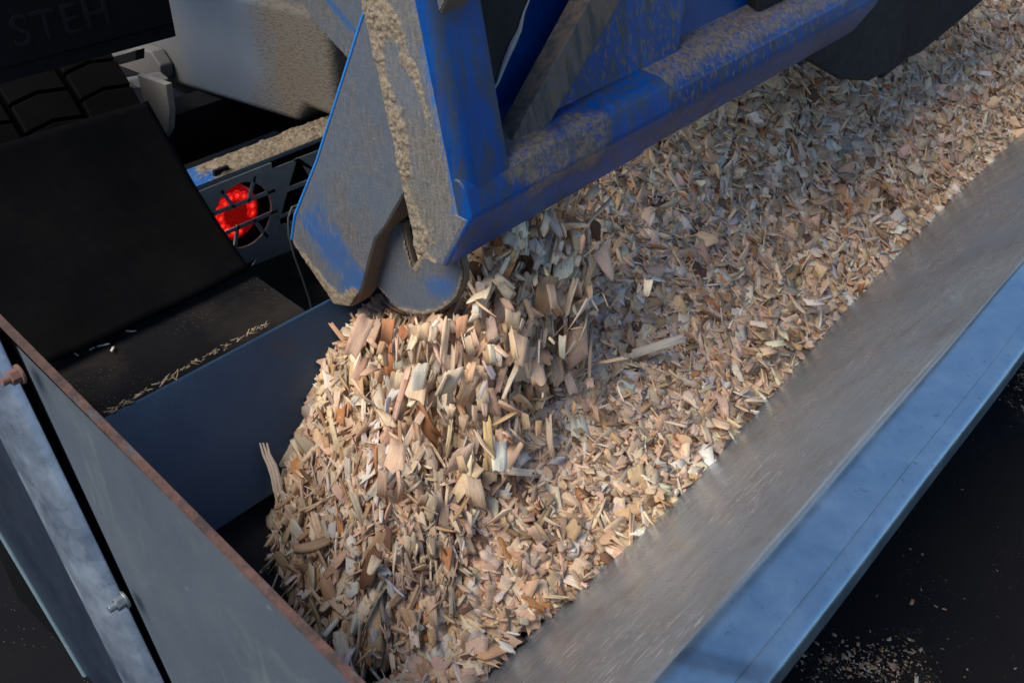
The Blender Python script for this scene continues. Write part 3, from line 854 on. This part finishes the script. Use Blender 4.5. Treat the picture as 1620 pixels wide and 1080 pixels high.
NL, NW = 3, 5
def chip_faces():
    f = []; o = NL * NW
    I = lambda i, j: i * NW + j
    for i in range(NL - 1):
        for j in range(NW - 1):
            f.append((I(i, j), I(i + 1, j), I(i + 1, j + 1), I(i, j + 1)))
            f.append((o + I(i, j), o + I(i, j + 1), o + I(i + 1, j + 1), o + I(i + 1, j)))
    for i in range(NL - 1):
        f.append((I(i, 0), o + I(i, 0), o + I(i + 1, 0), I(i + 1, 0)))
        f.append((I(i, NW - 1), I(i + 1, NW - 1), o + I(i + 1, NW - 1), o + I(i, NW - 1)))
    for j in range(NW - 1):
        f.append((I(0, j), I(0, j + 1), o + I(0, j + 1), o + I(0, j)))
        f.append((I(NL - 1, j), o + I(NL - 1, j), o + I(NL - 1, j + 1), I(NL - 1, j + 1)))
    return np.array(f)
CF = chip_faces()
PAL = np.array([(.82, .60, .40), (.75, .51, .31), (.86, .67, .48), (.60, .37, .205), (.68, .46, .31), (.54, .24, .10), (.48, .38, .28), (.77, .53, .37), (.20, .11, .07), (.68, .45, .20), (.86, .76, .64)])
PW = np.array([.22, .16, .18, .10, .12, .028, .07, .07, .028, .012, .09])
def tints(n, bright=1.0):
    t = PAL[rng.choice(len(PAL), n, p=PW / PW.sum())]
    t = t * rng.uniform(.68, 1.12, (n, 1)) * np.array([1.0, 1.0, 1.01]) * rng.uniform(.94, 1.06, (n, 3)) * bright
    return np.clip(t, 0, .88)
def chip_local(L, W, T_):
    n = len(L)
    s = (np.arange(NL) / (NL - 1) - .5)[None, :, None]; t = (np.arange(NW) / (NW - 1) - .5)[None, None, :]
    L_, W_, T3 = L[:, None, None], W[:, None, None], T_[:, None, None]
    shear = rng.normal(0, .32, (n, 1, 1)); tap = rng.uniform(-.25, .55, (n, 1, 1))
    x = s * L_ + shear * t * W_ + 0 * t
    endj = rng.normal(0, .055, (n, NL, NW)) * L_ * (np.abs(s) > .4)
    x = x + endj + rng.normal(0, .012, (n, NL, NW)) * L_
    y = t * W_ * (1 - tap * (s + .5)) + rng.normal(0, .02, (n, NL, NW)) * W_
    curl = rng.normal(0, .14, (n, 1, 1)); tw = rng.normal(0, .22, (n, 1, 1)); cup = rng.normal(0, .05, (n, 1, 1))
    z = curl * s * s * L_ + tw * s * t * W_ + cup * t * t * W_ + rng.normal(0, .05, (n, NL, NW)) * T3
    wedge = np.clip(1 + rng.uniform(-.9, .9, (n, 1, 1)) * s * 2, .12, 2)
    edge = np.where(np.abs(s) > .4, rng.uniform(.55, 1, (n, NL, NW)), 1)
    th = T3 * wedge * edge * rng.uniform(.7, 1.2, (n, NL, NW))
    top = np.stack([x, y, z + th / 2], -1)
    bot = np.stack([x + rng.normal(0, .03, (n, NL, NW)) * L_, y, z - th / 2], -1)
    return np.concatenate([top.reshape(n, -1, 3), bot.reshape(n, -1, 3)], 1)
def frames(nrm, tilt, yaw=None, flow=None, flowk=0):
    """rotation matrices: z axis near nrm, x axis by random yaw (or near the flow direction)"""
    n = len(nrm)
    z = nrm + rng.normal(0, 1, (n, 3)) * tilt
    z /= np.linalg.norm(z, axis=1, keepdims=True)
    a = rng.normal(0, 1, (n, 3))
    if flow is not None: a = a * (1 - flowk) + np.asarray(flow) * flowk * 2
    x = a - (a * z).sum(1, keepdims=True) * z
    x /= np.linalg.norm(x, axis=1, keepdims=True)
    return np.stack([x, np.cross(z, x), z], -1)
def chip_mesh(name, local, R, pos, tint, extra=None):
    n, k = local.shape[:2]
    Wd = np.einsum('nij,nkj->nki', R, local) + pos[:, None, :]
    V = Wd.reshape(-1, 3); Fc = (CF[None] + (np.arange(n) * k)[:, None, None]).reshape(-1, 4)
    loc = (local + rng.uniform(-9, 9, (n, 1, 3))).reshape(-1, 3)
    col = np.concatenate([np.repeat(tint[:, None], k, 1), np.ones((n, k, 1))], -1).reshape(-1, 4)
    me = bpy.data.meshes.new(name)
    me.vertices.add(len(V)); me.vertices.foreach_set('co', V.astype(np.float32).ravel())
    me.loops.add(Fc.size); me.loops.foreach_set('vertex_index', Fc.astype(np.int32).ravel())
    me.polygons.add(len(Fc)); me.polygons.foreach_set('loop_start', np.arange(0, Fc.size, 4, dtype=np.int32))
    me.update(calc_edges=True)
    a = me.attributes.new('loc', 'FLOAT_VECTOR', 'POINT'); a.data.foreach_set('vector', loc.astype(np.float32).ravel())
    a = me.attributes.new('tint', 'FLOAT_COLOR', 'POINT'); a.data.foreach_set('color', col.astype(np.float32).ravel())
    return me

# --- the mass of chips: fines underneath, chips on top, one object
def sizes(n, k=1.0):
    L = np.clip(rng.lognormal(math.log(.033 * k), .48, n), .009, .075)
    W = np.clip(L * rng.uniform(.32, .90, n), .004, .040)
    thin = rng.random(n) < .28
    L = np.where(thin, L * 1.35, L)
    W = np.where(thin, L * rng.uniform(.07, .18, n), W)
    T_ = np.clip(rng.lognormal(math.log(.0034), .45, n), .0012, .010)
    return L, W, np.minimum(T_, W * .8)
xy = []
for (xa, xb, cnt) in ((.50, 1.5, 11500), (1.5, 2.6, 9500), (2.6, XE, 10500)):
    x = rng.uniform(xa, xb, cnt * 2); y = rng.uniform(.70, 1.46, cnt * 2)
    z = heap(x, y)
    ok = (y > yc(x) - .006 + .012 * rng.random(len(x))) & (y < left_y(z) - .006) & (z > .575 - .06 * np.clip(x - 1, 0, 9))
    xy.append(np.stack([x, y], 1)[ok][:cnt])
xy = np.concatenate(xy)
# strip of chips lying along the foot of the sheet wall, towards the end plate
x = rng.uniform(.53, 1.0, 700); y = yc(x) + rng.uniform(.0, .085, 700) 
strip = np.stack([x, y], 1)
x = 1.0 + 4.3 * rng.random(2600); y = yc(x) + rng.uniform(-.016, .03, 2600)
strip = np.concatenate([strip, np.stack([x, y], 1)])
n = len(xy)
zz = heap(xy[:, 0], xy[:, 1])
nr = heap_n(xy[:, 0], xy[:, 1])
pos = np.concatenate([xy, (zz + rng.uniform(-.012, .007, n))[:, None]], 1)
L, W, T_ = sizes(n)
# how far inside the moving stream each chip lies (chips there line up with the flow)
U, Vp, _ = project(pos)
sd_ = np.minimum(seg_d(U, Vp, (800, 400), (690, 640)) / 120, np.minimum(seg_d(U, Vp, (690, 640), (560, 920)) / 150, 9))
ins_ = sd_ < 1
big = 1 + .22 * np.clip((pos[:, 0] - 1.4) / .8, 0, 1); L = L * big; W = W * big
L = np.where(ins_, np.clip(L * 1.3, .02, .085), L); W = np.where(ins_, W * .6, W)
pos[:, 2] += np.where(ins_, rng.uniform(0, 1, n) ** 2 * .035, 0)
FLOW = np.array([-.42, -.38, -.62])
R = frames(nr, .38)
R2 = frames(nr, .5, flow=FLOW, flowk=.66)
R = np.where(ins_[:, None, None], R2, R)
loc_main = chip_local(L, W, T_)
ns = len(strip)
sz = .572 + .02 * rng.random(ns) + .012
sz = np.maximum(sz, heap(strip[:, 0], strip[:, 1]) - .01)
sz = np.minimum(sz, np.maximum(.60, heap(strip[:, 0], strip[:, 1]) + .01))
far_ = strip[:, 0] >= 1.0
sz = np.where(far_, np.maximum(wall_z(strip[:, 1]) + .006 + .010 * rng.random(ns), heap(strip[:, 0], strip[:, 1]) - .004), sz)
sp_ = np.concatenate([strip, sz[:, None]], 1)
Ls, Ws, Ts = sizes(ns, 1.1)
# curtain of chips still in the air between the tailgate and the heap
nc = 2000
p0 = np.stack([1.12 + .40 * rng.random(nc) ** 1.3, rng.uniform(1.06, 1.24, nc), rng.uniform(1.02, 1.12, nc)], 1)
v0 = np.stack([rng.normal(-.75, .45, nc), rng.normal(-.45, .30, nc), rng.normal(-.5, .3, nc)], 1)
tm = rng.random(nc) * .30
cpos = p0 + v0 * tm[:, None] + np.array([0, 0, -4.9]) * (tm ** 2)[:, None]
vel = v0 + np.array([0, 0, -9.8]) * tm[:, None]
uu, vv, _ = project(cpos)
hz = heap(cpos[:, 0], cpos[:, 1])
# keep what is still above the heap, under the beam and clear of the latch hook
kp = (cpos[:, 2] > hz) & (cpos[:, 2] < hz + .34) & (cpos[:, 1] > yc(cpos[:, 0]) + .03) & ((uu > 748) | (vv > 512)) & (cpos[:, 2] < 1.11)
cpos, vel = cpos[kp], vel[kp]; nc = len(cpos)
vel /= np.linalg.norm(vel, axis=1, keepdims=True)
Lc, Wc_, Tc = sizes(nc, 1.05); Wc_ = np.minimum(Wc_, Lc * .55)
tint_all = np.concatenate([tints(n), tints(ns, 1.08), tints(nc, 1.05)])
me = chip_mesh('wood_chips', np.concatenate([loc_main, chip_local(Ls, Ws, Ts), chip_local(Lc, Wc_, Tc)]), np.concatenate([R, frames(np.tile([0, -.35, 1.], (ns, 1)), .35), frames(np.tile(-FWD, (nc, 1)), .7, flow=vel, flowk=.72)]), np.concatenate([pos, sp_, cpos]), tint_all)
WC = link_mesh('wood_chips', me, M['wood'])
# fines bed joined into the same object as a second material
xs4 = np.linspace(.56, XE, 300); ts4 = np.linspace(0, 1, 60)
X, Tt = np.meshgrid(xs4, ts4, indexing='ij')
Y = yc(X) + .045 + (1.355 - yc(X)) * Tt
Zb = heap(X, Y) - .014
Y = np.minimum(Y, left_y(Zb) - .004)
Zb = np.maximum(Zb, .566 - .06 * np.clip(X - 1, 0, 9) - .01)
Pn = np.stack([X, Y, Zb], -1)
bm = bmesh.new(); bm.from_mesh(me)
vs = [[bm.verts.new(Pn[i, j]) for j in range(60)] for i in range(300)]
for i in range(299):
    for j in range(59):
        f = bm.faces.new((vs[i][j], vs[i + 1][j], vs[i + 1][j + 1], vs[i][j + 1])); f.material_index = 1; f.smooth = True
bm.to_mesh(me); bm.free()
me.materials.append(M['fines'])
tag(WC, 'heap of pale and tan wood chips filling the metal trough', 'wood chips', kind='stuff')

# --- single chips: the large ones on top of the heap, the falling ones, the strays
def put_chip(p, L, W, T_, R, tint, name, label, cat, group):
    lo = chip_local(np.array([L]), np.array([W]), np.array([T_]))
    mesh = chip_mesh(name, lo, R[None], np.zeros((1, 3)), np.array([tint]))
    o = link_mesh(name, mesh, M['wood']); o.location = p
    return tag(o, label, cat, group)
GH, GF, GW, GL = 'large chips lying on the heap', 'chips in the falling stream', 'large chips along the foot of the sheet wall', 'wood slivers on the dirty ledge'
cnt = 0
tries = 0
while cnt < 135 and tries < 4000:
    tries += 1
    u, v = rng.uniform(420, 1560), rng.uniform(60, 1060)
    p = heap_hit(u, v)
    if not (yc(p[0]) + .03 < p[1] < left_y(p[2]) - .03) or p[2] < .59 or p[0] > 3.2: continue
    q = min(seg_d(u, v, (800, 400), (690, 640)) / 120, seg_d(u, v, (690, 640), (560, 920)) / 150)
    if q < .75: continue
    nn = heap_n(p[:1], p[1:2])
    L1 = rng.uniform(.036, .062); W1 = L1 * rng.uniform(.35, .75) if rng.random() < .8 else L1 * .2
    put_chip(p + [0, 0, .009], L1, W1, rng.uniform(.003, .008), frames(nn, .3)[0], tints(1, 1.08)[0], 'wood_chip', 'large pale wood chip lying among smaller chips on the heap surface', 'wood chip', GH)
    cnt += 1
for k in range(34):
    x = rng.uniform(.72, 2.2); y = yc(x) + rng.uniform(.008, .06)
    z = max(heap(x, y), .585) + .01
    L1 = rng.uniform(.034, .055)
    put_chip((x, y, float(z)), L1, L1 * rng.uniform(.4, .7), rng.uniform(.003, .008), frames(np.array([[0, -.3, 1.]]), .25)[0], tints(1, 1.15)[0], 'wood_chip', 'pale wood chip at the edge of the heap against the sheet wall', 'wood chip', GW)
for k in range(64):                              # falling out from under the tailgate
    if k < 46:
        u = rng.uniform(765, 905); v = 430 - (u - 742) * .42 + abs(rng.normal(0, 1)) * 60 + 15
        p = heap_hit(u, v) 
        lift = rng.uniform(.03, .22)
    else:
        t = rng.random(); u = 760 - 190 * t + rng.normal(0, 60); v = 450 + 430 * t + rng.normal(0, 30)
        p = heap_hit(u, v); lift = rng.uniform(.015, .08)
    d = CAM - p; d /= np.linalg.norm(d)
    p = p + d * lift
    L1 = rng.uniform(.032, .070); W1 = L1 * rng.uniform(.12, .42)
    put_chip(p, L1, W1, rng.uniform(.003, .007), frames(-FWD[None], .5, flow=np.array([-.22, -.2, -.95]), flowk=.85)[0], tints(1, 1.1)[0], 'falling_chip', 'wood chip tumbling in the falling stream below the tailgate', 'wood chip', GF)
# a few that can be told apart
def frame_px(u0, v0, u1, v1, lift, face=None):
    a = heap_hit(u0, v0); b = heap_hit(u1, v1)
    d = CAM - (a + b) / 2; dist = np.linalg.norm(d); d /= dist
    a = a + d * lift; b = on_plane(u1, v1, FWD, FWD @ a) if face is None else b + d * lift
    x = b - a; Ln = np.linalg.norm(x); x /= Ln
    z = (-FWD if face is None else heap_n(np.array([a[0]]), np.array([a[1]]))[0]) + rng.normal(0, .1, 3)
    z -= (z @ x) * x; z /= np.linalg.norm(z)
    return (a + b) / 2, Ln, np.stack([x, np.cross(z, x), z], -1)
for (px, wd, lift, tint, name, label) in [
    ((812, 892, 872, 800), .016, .022, (.66, .45, .24), 'wood_splinter', 'long straight tan splinter lying across the lower heap near the sheet wall'),
    ((790, 532, 779, 655), .012, .060, (.80, .66, .46), 'wood_splinter', 'long pale vertical splinter falling in the middle of the stream'),
    ((712, 870, 714, 975), .010, .020, (.62, .47, .33), 'wood_splinter', 'thin upright splinter at the bottom of the heap beside the belt gap'),
    ((972, 822, 1040, 785), .032, .014, (.68, .46, .26), 'wood_chip', 'broad tan chip with a split end by the sheet wall edge'),
    ((1252, 486, 1282, 458), .036, .014, (.74, .62, .50), 'wood_chip', 'large square whitish chip by the upper sheet wall'),
    ((560, 528, 512, 520), .026, .010, (.80, .66, .48), 'wood_chip', 'pale blocky chip on the heap crest under the latch hook'),
    ((1000, 560, 1080, 535), .020, .035, (.60, .52, .42), 'wood_chip', 'grey forked chip tumbling above the heap right of the stream'),
    ((890, 500, 952, 470), .018, .040, (.60, .53, .44), 'wood_chip', 'long grey chip flying slantwise right of the falling stream'),
    ((948, 480, 985, 425), .012, .012, (.46, .36, .25), 'wood_splinter', 'dull brown stick standing on the heap below the blue beam'),
    ((1068, 430, 1088, 375), .012, .012, (.60, .34, .12), 'wood_splinter', 'orange brown stick on the heap below the blue beam'),
    ((665, 770, 625, 725), .020, .030, (.76, .62, .48), 'wood_chip', 'whitish chip sliding down the lower left of the stream'),
    ((770, 742, 842, 748), .016, .030, (.78, .64, .48), 'wood_chip', 'pale chip flying level across the lower stream'),
    ((800, 915, 850, 880), .030, .012, (.74, .58, .42), 'wood_chip', 'ribbed pale chip on the bright strip beside the sheet wall'),
    ((735, 1000, 760, 960), .040, .012, (.60, .48, .36), 'wood_chip', 'flat dull square chip near the bottom by the belt gap'),
]:
    c, Ln, R1 = frame_px(*px, lift, None if lift > .025 else 1)
    put_chip(c, Ln, wd, .005, R1, tint, name, label, name.replace('_', ' '), None)
# curled fibrous strip hanging at the left edge of the heap
fb = [(402, 700), (407, 718), (416, 736), (421, 756), (424, 775), (436, 792)]
base = heap_hit(440, 770); dd = np.linalg.norm(base - CAM)
def fib(off, jit): return [CAM + ray(u + 14 + off + rng.normal(0, jit), v) / np.linalg.norm(ray(u, v)) * (dd - .07) for u, v in fb]
V_, F_ = merge([tube_data(fib(o_, .8), [.0018, .0028, .004, .0045, .0045, .003], 6) for o_ in (-4, 1, 6)])
o = mesh_obj('wood_fibre', V_, F_, None, smooth=True); o.data.materials.append(m_plain('pale_wood_fibre', (.66, .53, .40), .8))
tag(o, 'pale curled fibrous strip of wood at the left edge of the heap', 'wood strip')
# stray slivers on the ledge and along the top of the far wall
for (u, v, l_) in [(104, 557, .02), (137, 548, .03), (146, 551, .012), (163, 546, .02), (208, 524, .018), (97, 566, .012), (118, 553, .012), (178, 552, .02), (120, 560, .012)]:
    p = on_z(u, v, .892)
    put_chip(p, l_, l_ * .22, .002, frames(np.array([[0, 0, 1.]]), .15)[0], np.array([.72, .64, .52]), 'wood_sliver', 'tiny pale sliver lying on the dirty ledge below the rubber flap', 'wood sliver', GL)
GE = 'straw slivers along the far wall edge'
for k in range(85):
    t = rng.random(); u = 172 + (432 - 172) * t; v = 660 + (513 - 660) * t - rng.uniform(0, 6)
    p = on_z(u, v, .902) + [0, rng.uniform(.004, .014), 0]
    l_ = rng.uniform(.005, .017)
    put_chip(p, l_, l_ * rng.uniform(.08, .2), .002, frames(np.array([[0, .3, 1.]]), .4, flow=np.array([1., 0, 0]), flowk=.55)[0], np.array([.34, .26, .165]) * rng.uniform(.7, 1.2), 'wood_sliver', 'thin straw coloured sliver caught along the top of the blue far wall', 'wood sliver', GE)

# sawdust lying on the asphalt beside the trough
SP, SC = [], []
for (u, v, su, sv, k) in [(1375, 1050, 55, 20, 420), (1612, 585, 14, 30, 160), (1480, 900, 120, 120, 40)]:
    for _ in range(k):
        p = on_z(u + rng.normal(0, su), v + rng.normal(0, sv), GZ + .004)
        if p[1] < .42: SP.append(p)
SP = np.array(SP); ns = len(SP)
Ls = np.clip(rng.lognormal(math.log(.0048), .5, ns), .002, .018); Ws = Ls * rng.uniform(.2, .7, ns)
me = chip_mesh('sawdust', chip_local(Ls, Ws, Ws * .4), frames(np.tile([0, 0, 1.], (ns, 1)), .25), SP, tints(ns, .5))
tag(link_mesh('sawdust', me, M['wood']), 'thin scatter of pale sawdust on the black asphalt', 'sawdust', kind='stuff')
